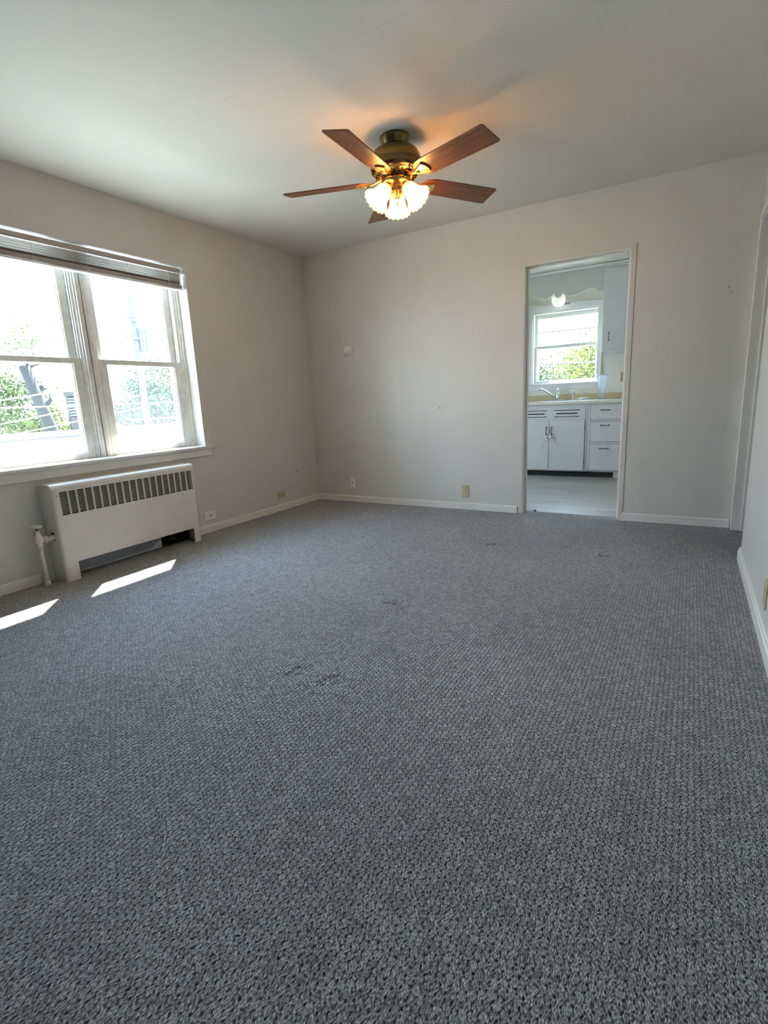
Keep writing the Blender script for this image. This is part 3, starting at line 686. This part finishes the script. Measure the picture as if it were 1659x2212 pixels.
outlet('wall_outlet', (2.700, KY, 1.168), 0, False, m_ivory, 'ivory outlet above the kitchen counter', 'duplex')
MB().box(0, .004, -1.598, -1.588, .172, .182, .001).box(0, .012, -1.600, -1.592, .150, .156, .001).build('tmp', m_plastic).name = 'cable_clip'
tag(bpy.data.objects['cable_clip'], 'tiny cable clip on the wall between radiator and cable plate', 'clip')

# round dimmer / thermostat
th = empty('round_thermostat', (.498, 0, 1.514)); tag(th, 'round painted thermostat with protruding knob on the back wall', 'thermostat')
MB().lathe([(0, 0), (.060, 0), (.060, .002), (.057, .003), (0, .003)], axis=(0, -1, 0), n=48).build('wall_ring', m_wall, th)
MB().lathe([(.046, .002), (.046, .006), (.042, .022), (.036, .026), (0, .026)], axis=(0, -1, 0), n=48).build('base', m_plastic, th)
MB().lathe([(.031, .024), (.031, .040), (.028, .044), (.026, .042), (.020, .043), (.010, .047), (0, .048)], axis=(0, -1, 0), n=40).build('knob', m_plastic, th)

# ------------------------------------------------------------------ ceiling fan
FX, FY = 1.920, -1.539
fan = empty('ceiling_fan', (FX, FY, H)); tag(fan, 'antique brass ceiling fan with five dark wood blades and three lit glass shades', 'ceiling fan')
z_ = lambda z: z - H
MB().lathe([(.0, 0), (.082, 0), (.086, -.005), (.086, -.012), (.080, -.026), (.073, -.045), (.068, -.058), (.0, -.058)], n=64).build('canopy', m_brass_dk, fan)
prof = [(0, z_(2.390)), (.070, z_(2.388)), (.098, z_(2.380)), (.122, z_(2.364)), (.137, z_(2.340)), (.144, z_(2.316)), (.145, z_(2.298)), (.141, z_(2.288)), (.144, z_(2.284)), (.140, z_(2.268)), (.128, z_(2.256)), (.0, z_(2.254))]
mh = MB().lathe(prof, n=72).build('motor_housing', m_brass_dk, fan)
MB().lathe([(.128, z_(2.257)), (.122, z_(2.250)), (.118, z_(2.247)), (.088, z_(2.240)), (.082, z_(2.243)), (.0, z_(2.245))], n=72).build('vent_ring', m_brass_lt, mh)
mb = MB()
for k in range(24):
    a = 2 * PI * k / 24; c, s_ = math.cos(a), math.sin(a)
    mb.tube([(.117 * c, .117 * s_, z_(2.2455)), (.092 * c, .092 * s_, z_(2.2400))], .0036, 6)
mb.build('vent_slots', m_black, mh)['kind'] = 'stuff'
MB().lathe([(0, z_(2.246)), (.076, z_(2.246)), (.078, z_(2.240)), (.076, z_(2.232)), (0, z_(2.232))], n=48).build('flywheel', m_black, fan)
prof = [(0, z_(2.240)), (.050, z_(2.240)), (.064, z_(2.236)), (.077, z_(2.226)), (.081, z_(2.214)), (.078, z_(2.204)), (.062, z_(2.192)), (.045, z_(2.187)), (.030, z_(2.183)), (.020, z_(2.172)), (0, z_(2.170))]
MB().lathe(prof, n=64).build('switch_housing', m_brass, fan)
# blades and irons
ZB = 2.222
def make_blade(ang):
    rt = Matrix.Translation((0, 0, z_(ZB))) @ Matrix.Rotation(ang, 4, 'Z')
    pitch = Matrix.Rotation(math.radians(-12.5), 4, 'X')
    # wooden blade: rounded root, clipped square tip
    pts = [(.165, -.030), (.175, -.047), (.200, -.060), (.240, -.066), (.646, -.074), (.657, -.066), (.657, .066), (.646, .074), (.240, .066), (.200, .060), (.175, .047), (.165, .030), (.160, 0)]
    mb = MB(); mb.prism(pts, 2, -.003, .003)
    bmesh.ops.bevel(mb.bm, geom=[e for e in mb.bm.edges if abs(e.verts[0].co.z - e.verts[1].co.z) < 1e-6], offset=.0012, segments=1, affect='EDGES')
    o = mb.build('blade', m_wood, fan); o.matrix_local = rt @ pitch
    # cast iron bracket: curved arm and medallion
    mb = MB()
    mb.tube([(.070, 0, .018), (.095, 0, .014), (.120, 0, .002), (.150, 0, -.004), (.185, 0, -.008)], .009, 10, radii=[.012, .010, .009, .010, .012])
    med = [(.150, 0), (.160, -.012), (.195, -.026), (.228, -.040), (.236, -.030), (.242, -.012), (.243, 0), (.242, .012), (.236, .030), (.228, .040), (.195, .026), (.160, .012)]
    mb.prism(med, 2, -.012, -.004)
    br = mb.build('blade_bracket', m_brass_lt, o); br.matrix_local = Matrix.Identity(4)
    for (u, v) in ((.20, 0), (.225, -.02), (.225, .02)): MB().cyl((u, v, -.015), (u, v, -.011), .004, n=10).build('screw', m_brass, o)
    return o
for k, deg in enumerate((-161.5, -86.5, -18.5, 57.5, 130.0)): make_blade(math.radians(deg))
# three light arms with bell shades
LAMP = 5.0
for k in range(3):
    az = math.radians(118 + 120 * k); tilt = math.radians(43)
    d = Vector((math.cos(az) * math.sin(tilt), math.sin(az) * math.sin(tilt), -math.cos(tilt)))
    o0 = Vector((math.cos(az) * .040, math.sin(az) * .040, z_(2.204)))
    st = MB().lathe([(.0, -.01), (.016, -.01), (.017, .012), (.024, .016), (.026, .024), (.026, .040), (.022, .044), (.0, .044)], org=o0, axis=d, n=32).build('lamp_socket', m_brass_lt, fan)
    prof = [(.024, .022), (.028, .030), (.034, .040), (.040, .052), (.043, .066), (.045, .082), (.048, .098), (.054, .114), (.062, .127), (.070, .136), (.075, .141)]
    MB().lathe(prof, org=o0, axis=d, n=160, flute=16, famp=.022).build('lamp_shade', m_shade, fan)
    bp_ = o0 + d * .088
    MB().lathe([(0, -.040), (.010, -.038), (.012, -.028), (.016, -.012), (.018, 0), (.015, .012), (.008, .018), (0, .020)], org=bp_, axis=d, n=24).build('bulb', m_bulb, fan)
    ld = bpy.data.lights.new('bulb_light', 'POINT'); ld.energy = LAMP; ld.color = (1.0, 0.62, 0.30); ld.shadow_soft_size = .02
    lo = bpy.data.objects.new('bulb_light', ld); COL.objects.link(lo); lo.parent = fan; lo.location = o0 + d * .125
# pull chain stub with finial under the switch housing
mb = MB().cyl((.012, -.02, z_(2.175)), (.012, -.02, z_(2.105)), .0016, n=6).lathe([(0, 0), (.005, .003), (.006, .010), (.003, .020), (0, .022)], org=(.012, -.02, z_(2.085)), n=12)
mb.build('pull_chain', m_brass_lt, fan)
MB().lathe([(0, 0), (.014, .002), (.018, .014), (.016, .030), (.020, .040), (.020, .046), (0, .048)], org=(0, 0, z_(2.130)), n=32).build('finial', m_brass_lt, fan)

# ------------------------------------------------------------------ kitchen
CF = 2.13            # cabinet face
def pull(parent, c, vertical=False, L=.085):
    """ornate bail pull facing -Y at c=(x,y,z)"""
    x, y, z = c; h = L / 2
    ax = (lambda t, o: (x, y - o, z + t)) if vertical else (lambda t, o: (x + t, y - o, z))
    mb = MB()
    for s_ in (-1, 1):
        mb.cyl(ax(s_ * h, 0), ax(s_ * h, .004), .010, .009, n=12).cyl(ax(s_ * h, .003), ax(s_ * h, .022), .005, n=10)
        mb.lathe([(0, -.008), (.006, -.005), (.008, 0), (.006, .005), (0, .008)], org=ax(s_ * h, .022), axis=(0, 0, 1), n=12)
    pts = [ax(h * math.cos(a), .022 + .010 * math.sin(a)) for a in [PI * i / 10 for i in range(11)]]
    mb.tube(pts, .0036, 8, radii=[.003 + .0025 * math.sin(PI * i / 10) for i in range(11)])
    return mb.build('handle', m_pull, parent)
# sink base cabinet
sc = empty('sink_cabinet', (1.95, CF, 0)); tag(sc, 'blue-grey sink cabinet with slotted false front and two doors', 'cabinet')
def cb(mb, x0, x1, y0, y1, z0, z1, *a): return mb.box(x0 - 1.95, x1 - 1.95, y0 - CF, y1 - CF, z0, z1, *a)
mb = MB(); cb(mb, 1.52, 2.398, CF + .02, KY - .002, .075, .872); cb(mb, 2.374, 2.40, CF + .0, CF + .02, .070, .872, .002); cb(mb, 1.52, 1.545, CF, CF + .02, .070, .872, .002)
cb(mb, 1.546, 2.373, CF, CF + .02, .070, .086, .002); cb(mb, 1.546, 2.373, CF, CF + .02, .680, .700, .002); cb(mb, 1.545, 2.374, CF + .002, CF + .02, .84, .872, .002)
mb.build('carcass', m_cab, sc)
mb = MB(); cb(mb, 1.52, 2.40, CF + .055, CF + .07, 0, .075); mb.build('toe_kick', m_toe, sc)
# slotted false front with real slots
px0, px1, pz0, pz1 = 1.547, 2.372, .702, .842
mb = MB(); slots = []
for (a0, a1) in ((1.635, 1.925), (2.015, 2.305)):
    slots += [(a0, a1, .803, .0042), (a0 + .025, a1 - .025, .765, .0065), (a0, a1, .728, .0042)]
zs = [pz0]; 
for zc, hh_ in ((.728, .0042), (.765, .0065), (.803, .0042)): zs += [zc - hh_, zc + hh_]
zs.append(pz1)
for i in range(0, len(zs) - 1):
    if i % 2 == 0: cb(mb, px0, px1, CF - .004, CF + .014, zs[i], zs[i + 1])
    else:
        inset = .025 if i == 3 else 0
        for (a0, a1) in ((px0, 1.635 + inset), (1.925 - inset, 2.015 + inset), (2.305 - inset, px1)): cb(mb, a0, a1, CF - .004, CF + .014, zs[i], zs[i + 1])
fp = mb.build('false_front', m_cab, sc)
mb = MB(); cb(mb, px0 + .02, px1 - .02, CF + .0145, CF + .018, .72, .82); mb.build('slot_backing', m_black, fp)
for (a0, a1, hx) in ((1.547, 1.9585, 1.930), (1.9625, 2.370, 1.995)):
    mb = MB(); cb(mb, a0, a1, CF - .016, CF + .002, .082, .684, .004); dr = mb.build('cabinet_door', m_cab, sc)
    pull(dr, (hx - 1.95, -.016, .562), True)
for zz in (.19, .60): MB().cyl((2.3725 - 1.95, -.012, zz - .025), (2.3725 - 1.95, -.012, zz + .025), .0045, n=10).build('hinge', m_pull, sc)
# child lock strap looped through the door pulls
cl = empty('child_lock', (1.9625, CF - .045, .488)); tag(cl, 'white plastic child lock strap looped through the sink cabinet pulls', 'child lock')
MB().lathe([(0, 0), (.022, 0), (.024, .006), (.020, .014), (.008, .016), (0, .013)], org=(-.020, 0, -.005), axis=(.15, -1, 0), n=28).box(-.024, .024, -.008, .004, -.010, .008, .004).lathe([(0, 0), (.020, 0), (.021, .006), (.016, .012), (0, .012)], org=(.020, 0, .004), axis=(-.15, -1, 0), n=28).build('lock_body', m_plastic, cl)
MB().lathe([(0, .012), (.007, .012), (.008, .018), (0, .019)], org=(-.020, 0, -.005), axis=(.15, -1, 0), n=16).build('button', m_greysheet, cl)
for s_ in (-1, 1):
    MB().tube([(s_ * .03, 0, -.015), (s_ * .060, .008, -.040), (s_ * .088, .012, -.075), (s_ * .100, .014, -.115), (s_ * .101, .015, -.150)], .0032, 8).build('strap', m_plastic, cl)
MB().tube([(-.030, .012, .02), (-.034, .004, .06), (-.028, .0, .10), (-.010, .0, .02)], .003, 6).tube([(.030, .012, .02), (.036, .004, .06), (.030, 0, .10), (.012, .0, .02)], .003, 6).build('loop', m_plastic, cl)
# drawer cabinet
dc = empty('drawer_cabinet', (2.62, CF, 0)); tag(dc, 'blue-grey cabinet with three drawers right of the sink cabinet', 'cabinet')
def db(mb, x0, x1, y0, y1, z0, z1, *a): return mb.box(x0 - 2.62, x1 - 2.62, y0 - CF, y1 - CF, z0, z1, *a)
mb = MB(); db(mb, 2.402, 2.84, CF + .02, KY - .002, .075, .872)
db(mb, 2.402, 2.430, CF, CF + .02, .070, .872, .002); db(mb, 2.80, 2.84, CF, CF + .02, .070, .872, .002); db(mb, 2.402, 2.84, CF, CF + .02, .070, .084, .002)
for zz in (.405, .668): db(mb, 2.43, 2.80, CF - .002, CF + .02, zz, zz + .022, .003)
db(mb, 2.43, 2.80, CF + .002, CF + .02, .848, .872); mb.build('carcass', m_cab, dc)
mb = MB(); db(mb, 2.402, 2.70, CF + .055, CF + .07, 0, .075); mb.build('toe_kick', m_toe, dc)
mb = MB(); db(mb, 2.70, 2.84, CF + .03, CF + .07, 0, .075); mb.build('toe_block', m_cab, dc)
for (z0, z1, zh) in ((.692, .850, .795), (.430, .664, .620), (.088, .402, .352)):
    mb = MB(); db(mb, 2.434, 2.796, CF - .014, CF + .002, z0, z1, .004); dr = mb.build('drawer', m_cab, dc)
    pull(dr, (2.592 - 2.62, -.014, zh))
# worktop with splash
ct = empty('countertop', (1.9, CF - .03, .875)); tag(ct, 'cream laminate worktop with tan backsplash over the kitchen cabinets', 'countertop')
MB().box(0.7 - 1.9, 2.86 - 1.9, 0, KY - .002 - CF + .03, -.001, .035, .006).build('worktop', m_countertop, ct)
MB().box(0.7 - 1.9, 2.86 - 1.9, KY - .020 - CF + .03, KY - .002 - CF + .03, .035, .112, .004).build('backsplash', m_tan, ct)
# third base cabinet left of the sink unit (mostly hidden by the doorway)
oc = empty('base_cabinet', (1.1, CF, 0)); tag(oc, 'blue-grey single door cabinet left of the sink cabinet', 'cabinet')
MB().box(-.40, .418, .0, KY - .002 - CF, .070, .872, .002).build('carcass', m_cab, oc)
dr = MB().box(-.37, .39, -.016, .002, .09, .84, .004).build('cabinet_door', m_cab, oc); pull(dr, (.34, -.016, .60), True)
MB().box(-.40, .418, .055, .07, 0, .07).build('toe_kick', m_toe, oc)
# sink rim
sk = empty('kitchen_sink', (1.95, 2.36, .911)); tag(sk, 'steel sink rim set into the worktop under the window', 'sink')
mb = MB(); 
mb.box(-.33, .33, -.19, -.165, -.001, .004, .001).box(-.33, .33, .215, .285, -.001, .004, .001).box(-.33, -.30, -.165, .215, -.001, .004).box(.30, .33, -.165, .215, -.001, .004)
mb.build('rim', m_chrome, sk)
MB().box(-.30, .30, -.165, .215, -.0005, .001).build('basin', m_greysheet, sk)
# faucet
fc = empty('faucet', (1.950, 2.60, .915)); tag(fc, 'chrome single lever faucet with spout swung left over the sink', 'faucet')
MB().box(-.085, .085, -.03, .03, 0, .010, .004, 3).build('base_plate', m_chrome, fc)
MB().lathe([(0, .008), (.026, .008), (.026, .030), (.022, .050), (.022, .085), (.018, .095), (0, .097)], n=32).build('valve_body', m_chrome, fc)
MB().tube([(-.01, -.01, .035), (-.05, -.03, .060), (-.10, -.06, .098), (-.150, -.09, .135), (-.180, -.105, .150), (-.205, -.118, .152), (-.215, -.122, .135)], .011, 14, radii=[.013, .012, .011, .011, .011, .012, .012]).build('spout', m_chrome, fc)
MB().tube([(.0, 0, .092), (-.004, .004, .118), (-.008, .006, .150)], .012, 14, radii=[.012, .010, .016]).build('lever', m_chrome, fc)
# side sprayer
sy = empty('side_sprayer', (2.142, 2.60, .915)); tag(sy, 'white side sprayer standing right of the faucet', 'sprayer')
MB().lathe([(0, 0), (.022, 0), (.020, .008), (.012, .016), (.011, .085), (0, .088)], n=24).build('stem', m_plastic, sy)
MB().tube([(.012, 0, .075), (.004, -.004, .100), (-.018, -.008, .112), (-.045, -.012, .108), (-.052, -.014, .092)], .013, 12, radii=[.012, .014, .014, .014, .013]).build('spray_head', m_plastic, sy)
# folded cloth
mb = MB()
def blob(mb, cx_, cy_, cz_, rx, ry, rz, seed):
    random.seed(seed); rings = []
    for i in range(1, 8):
        a = PI * i / 8; rings.append([mb.bm.verts.new((cx_ + rx * math.sin(a) * math.cos(t) * (1 + random.uniform(-.12, .12)), cy_ + ry * math.sin(a) * math.sin(t) * (1 + random.uniform(-.12, .12)), cz_ + rz * (math.cos(a)) + random.uniform(-.2, .2) * rz)) for t in [2 * PI * k / 16 for k in range(16)]])
    for A, B in zip(rings, rings[1:]):
        for k in range(16):
            f = mb.bm.faces.new((A[k], A[(k + 1) % 16], B[(k + 1) % 16], B[k])); f.smooth = True
    mb.bm.faces.new(rings[0]); mb.bm.faces.new(rings[-1][::-1])
blob(mb, 0, 0, .010, .085, .05, .010, 3); blob(mb, .02, 0, .022, .055, .035, .010, 4)
tag(mb.build('folded_cloth', m_cloth, loc=(2.27, 2.52, .912)), 'crumpled white cloth lying between the sprayer and the glass vase', 'cloth')
# tall glass vase with flared square collar
vs_ = empty('glass_vase', (2.487, 2.50, .912)); tag(vs_, 'tall clear fluted glass vase on the worktop by the kitchen window', 'vase')
prof = [(0, 0), (.036, 0), (.038, .004), (.037, .020), (.040, .080), (.046, .150), (.052, .205), (.054, .222), (.050, .226), (.052, .232), (.058, .260), (.066, .288), (.064, .290), (.055, .260), (.048, .230), (.046, .200), (.040, .140), (.034, .070), (.031, .026), (0, .022)]
MB().lathe(prof, n=48, flute=12, famp=.03).build('vase_body', m_clear, vs_)
# upper cabinets flanking the window
def upper_cab(x0, x1, hx, label):
    r_ = empty('wall_cabinet', ((x0 + x1) / 2, 2.42, 1.463)); tag(r_, label, 'cabinet')
    hw = (x1 - x0) / 2; top = 2.432 - 1.463
    MB().box(-hw, hw, 0, KY - .002 - 2.42, 0, top, .002).build('carcass', m_cab, r_)
    d_ = MB().box(-hw + .038, hw - .038, -.016, .001, .026, top - .055, .004).build('cabinet_door', m_cab, r_)
    pull(d_, (hx - (x0 + x1) / 2, -.016, .165), True)
    return r_
upper_cab(2.476, 2.98, 2.553, 'grey wall cabinet right of the kitchen window')
upper_cab(.86, 1.449, 1.375, 'grey wall cabinet left of the kitchen window')
# scalloped valance spanning the cabinets
half = [(0, 2.134), (.018, 2.137), (.034, 2.150), (.044, 2.168), (.048, 2.192), (.062, 2.176), (.085, 2.156), (.11, 2.143), (.145, 2.137), (.18, 2.139), (.22, 2.147), (.26, 2.160), (.30, 2.177), (.335, 2.189), (.372, 2.194), (.40, 2.190), (.43, 2.176), (.450, 2.158), (.465, 2.146), (.513, 2.142)]
cxv = 1.9625
low = [(cxv - a, z) for a, z in half[::-1]] + [(cxv + a, z) for a, z in half[1:]]
poly = [(x, z) for x, z in low] + [(low[-1][0], 2.432), (low[0][0], 2.432)]
va = MB().prism(poly, 1, 2.420, 2.440).build('scalloped_valance', m_valance)
tag(va, 'grey scalloped wooden valance between the wall cabinets above the kitchen window', 'valance')
struct(MB().box(.0, KX, 2.40, 2.42, 2.410, 2.437, .004).build('trim_4', m_white), 'narrow crown strip under the kitchen ceiling', 'trim')
gl_ = empty('globe_light', (1.930, 2.60, 2.437)); tag(gl_, 'round opal globe light glowing behind the kitchen valance', 'light')
MB().lathe([(0, 0), (.055, 0), (.055, -.015), (.040, -.030), (0, -.030)], n=32).cyl((0, 0, -.03), (0, 0, -.205), .008).lathe([(0, -.19), (.04, -.20), (.042, -.222), (0, -.222)], n=32).build('fitting', m_white, gl_)
gp = [(.083 * math.sin(a), -.297 + .083 * math.cos(a)) for a in [PI * i / 20 for i in range(21)]]
MB().lathe(gp, n=40).build('globe', m_globe, gl_)
tag(MB().lathe([(0, 0), (.013, 0), (.011, .006), (.004, .012), (0, .012)], n=12).build('floor_debris', m_dark, loc=(2.305, .125, -.002)), 'small dark crumb on the kitchen floor by the carpet edge', 'debris')

# ------------------------------------------------------------------ outside
nb = empty('neighbour_building', (-9, 5, 0)); tag(nb, 'pale flat roof of the neighbouring building below the window', 'building')
MB().box(-6, 5.6, -14, 8, -4, .10).build('flat_roof', m_roof, nb)
MB().box(-6.25, -6, -14, 8, -4, .42, .01).build('parapet', m_parapet, nb)
MB().box(-6.30, -5.95, -14, 8, .42, .50, .01).build('coping', m_roof, nb)
MB().box(-6.01, -5.93, -14, 8, .27, .315).build('coping_shadow_strip', m_coping_shadow, nb)  # dark strip painted in as the shadow of the coping
# louvred chimney
ch = empty('roof_vent', (-15.12, 6.02, .50), (0, 0, -.50)); ch.scale = (1.0, 1.22, 0.80); tag(ch, 'dark framed louvred vent shaft standing on the neighbouring roof edge', 'roof vent')
mb = MB().box(-.2, .2, -.24, -.195, 0.0, 1.5).box(-.2, .2, .195, .24, 0, 1.5).box(-.22, .22, -.27, .27, 1.42, 1.62).box(-.2, .2, -.24, .24, 0, .55).box(-.2, -.1, -.2, .2, .2, 1.48)
mb.build('frame', m_chframe, ch)
mb = MB()
for i in range(7): mb.box(-.02, .17, -.195, .195, .58 + .118 * i, .58 + .118 * i + .088, 0, 2)
mb.build('louvres', m_louvre, ch)
# railing on the roof at the right
rl = empty('roof_railing', (-14.6, 8.9, .1)); tag(rl, 'pale pipe railing along the neighbouring roof edge', 'railing')
mb = MB().cyl((0, -1.2, .62), (0, 1.0, .62), .03).cyl((0, -1.2, .40), (0, 1.0, .40), .02)
for yy in (-1.2, -.1, 1.0): mb.cyl((0, yy, 0), (0, yy, .62), .03)
mb.build('rail', m_parapet, rl)
MB().box(-.2, .6, 1.1, 1.3, 0, .62).build('end_post', m_trans, rl)
# utility pole with transformer
up = empty('utility_pole', (-15.7, 9.12, -4)); tag(up, 'wooden utility pole with crossarm seen through the far window', 'utility pole')
MB().cyl((0, 0, 0), (0, 0, 12.5), .15, .11, n=16).build('pole', m_pole, up)
MB().box(.10, .19, -.55, .12, 8.46, 8.55).build('crossarm', m_pole, up)
MB().box(.10, .19, -.50, .12, 7.80, 7.89).build('crossarm', m_pole, up)
for z0 in (8.55, 7.89):
    for yy in (-.52, -.25): MB().cyl((.14, yy, z0), (.14, yy, z0 + .12), .05, .03, n=10).build('insulator', m_trans, up)
MB().lathe([(0, 0), (.19, 0), (.20, .03), (.20, .86), (.17, .92), (0, .95)], org=(.12, .22, 7.35), n=24).build('transformer', m_trans, up)
mb = MB()
for k in range(10):
    a = 2 * PI * k / 10; mb.box(.12 + .20 * math.cos(a) - .012, .12 + .20 * math.cos(a) + .012, .22 + .20 * math.sin(a) - .012, .22 + .20 * math.sin(a) + .012, 7.40, 8.18)
mb.build('cooling_fins', m_louvre, up)
# overhead cables
def cable(name, p0, p1, sag, r, label):
    p0, p1 = Vector(p0), Vector(p1)
    pts = [p0.lerp(p1, t / 16) - Vector((0, 0, sag * 4 * (t / 16) * (1 - t / 16))) for t in range(17)]
    tag(MB().tube(pts, r, 6).build(name, m_wire_white), label, 'cable', 'overhead cables outside the double window')
m_wire_white = paint('pale_cable_sheath', (0.45, 0.46, 0.47), rough=0.4, bump=0)  # plain pale grey sheath colour
cable('overhead_cable', (-13, -6, .70), (-14.85, 8.5, 2.35), .25, .016, 'uppermost of the thin pale cables crossing the near lower window')
cable('overhead_cable', (-12, -6, 1.35), (-14.85, 12, 1.35), .05, .018, 'level pale cable crossing in front of the tree trunk')
cable('overhead_cable', (-10.2, -3.0, .22), (-16.2, 9.6, 1.75), .05, .014, 'pale cable rising steeply in front of the roof vent')
cable('overhead_cable', (-11.5, -1.0, .16), (-16.2, 9.6, 1.25), .04, .014, 'lowest pale cable rising over the flat roof')
g0 = MB().box(-90, -15.3, -60, 90, -4.2, -4).box(-15.3, 60, 3.2, 90, -4.2, -4).build('ground', m_ground)
struct(g0, 'ground far below the windows', 'ground')

def tree(loc, h, lean, crown, nleaf, mat, label, seed, leaf=.14, trunk_r=.16, forks=True):
    random.seed(seed)
    root = empty('tree', loc); tag(root, label, 'tree', 'trees beyond the windows')
    top = Vector((lean[0], lean[1], h * .60))
    mb = MB(); mb.tube([(0, 0, -1), top * .5 + Vector((0, .05, 0)), top], trunk_r, 10, radii=[trunk_r * 1.3, trunk_r, trunk_r * .7])
    cl_ = []
    for k in range(9):
        a = random.uniform(0, 2 * PI); e = random.uniform(.2, 1.2); L = random.uniform(.35, .8) * crown
        q = top * random.uniform(.75, 1.0); tip = q + Vector((math.cos(a) * math.cos(e), math.sin(a) * math.cos(e), math.sin(e))) * L
        mid = q.lerp(tip, .5) + Vector((random.uniform(-.15, .15), random.uniform(-.15, .15), .1))
        mb.tube([q, mid, tip], .05, 6, radii=[trunk_r * .45, trunk_r * .28, .02]); cl_ += [tip, mid]
    mb.build('trunk', m_bark, root)
    bm = bmesh.new()
    cc = []
    for k in range(26):
        v = Vector((random.gauss(0, 1), random.gauss(0, 1), random.gauss(0, .8))).normalized() * crown * random.uniform(.2, 1.0)
        cc.append((Vector((lean[0], lean[1], h * .66)) + v, random.uniform(.22, .5) * crown))
    for k in range(nleaf):
        c, rr = random.choice(cc); p = c + Vector((random.gauss(0, 1), random.gauss(0, 1), random.gauss(0, .8))) * rr * .5
        s_ = leaf * random.uniform(.6, 1.3)
        m3 = Matrix.Rotation(random.uniform(0, 2 * PI), 3, 'Z') @ Matrix.Rotation(random.uniform(-1.1, 1.1), 3, 'X') @ Matrix.Rotation(random.uniform(-1.1, 1.1), 3, 'Y')
        vs = [bm.verts.new(p + m3 @ Vector(q) * s_) for q in ((-.5, 0, 0), (-.15, -.28, .04), (.25, -.24, .03), (.6, 0, 0), (.25, .24, .03), (-.15, .28, .04))]
        bm.faces.new(vs)
    me = bpy.data.meshes.new('foliage'); bm.to_mesh(me); bm.free(); me.materials.append(mat)
    f = bpy.data.objects.new('foliage', me); COL.objects.link(f); f.parent = root; f['kind'] = 'stuff'
    return root
T1 = [((-18.0, 7.46, -4), 11.5, (0, -1.51), 1.0, 350, m_leaf, 'leaning dark-trunked tree behind the louvred roof vent', 11, .12, .26),
      ((-24, 6.0, -4), 9.4, (0, .2), 2.7, 14000, m_leaf, 'low rounded green tree left of the dark leaning trunk', 12, .14, .2),
      ((-25, 9.3, -4), 6.2, (0, 0), 2.3, 10000, m_leaf3, 'yellow-green bushy tree behind the louvred roof vent', 13, .14, .15),
      ((-21, 12.6, -4), 7.6, (0, .2), 2.5, 10000, m_leaf2, 'grey-green tree filling the far lower window pane', 14, .12, .2),
      ((-19, 13.4, -4), 10.6, (.1, .9), 2.4, 2600, m_leaf3, 'tall airy tree at the right edge of the far window', 15, .16, .16),
      ((-26, 16.2, -4), 7.2, (0, 0), 2.8, 9000, m_leaf2, 'distant grey-green tree beyond the utility pole', 16, .14, .2)]
T2 = [((-1.3, 15.5, -4), 7.2, (.1, 0), 1.9, 13000, m_leaf2, 'dull green tree at the left of the kitchen window view', 21, .10, .15),
      ((.75, 14.6, -4), 8.3, (.1, 0), 1.7, 16000, m_leaf3, 'bright yellow-green tree at the right of the kitchen window view', 22, .095, .14),
      ((-.6, 19.5, -4), 7.9, (0, 0), 2.4, 16000, m_leaf3, 'yellow-green tree farther back in the kitchen window view', 23, .12, .16)]
for a in T1 + T2: tree(*a)
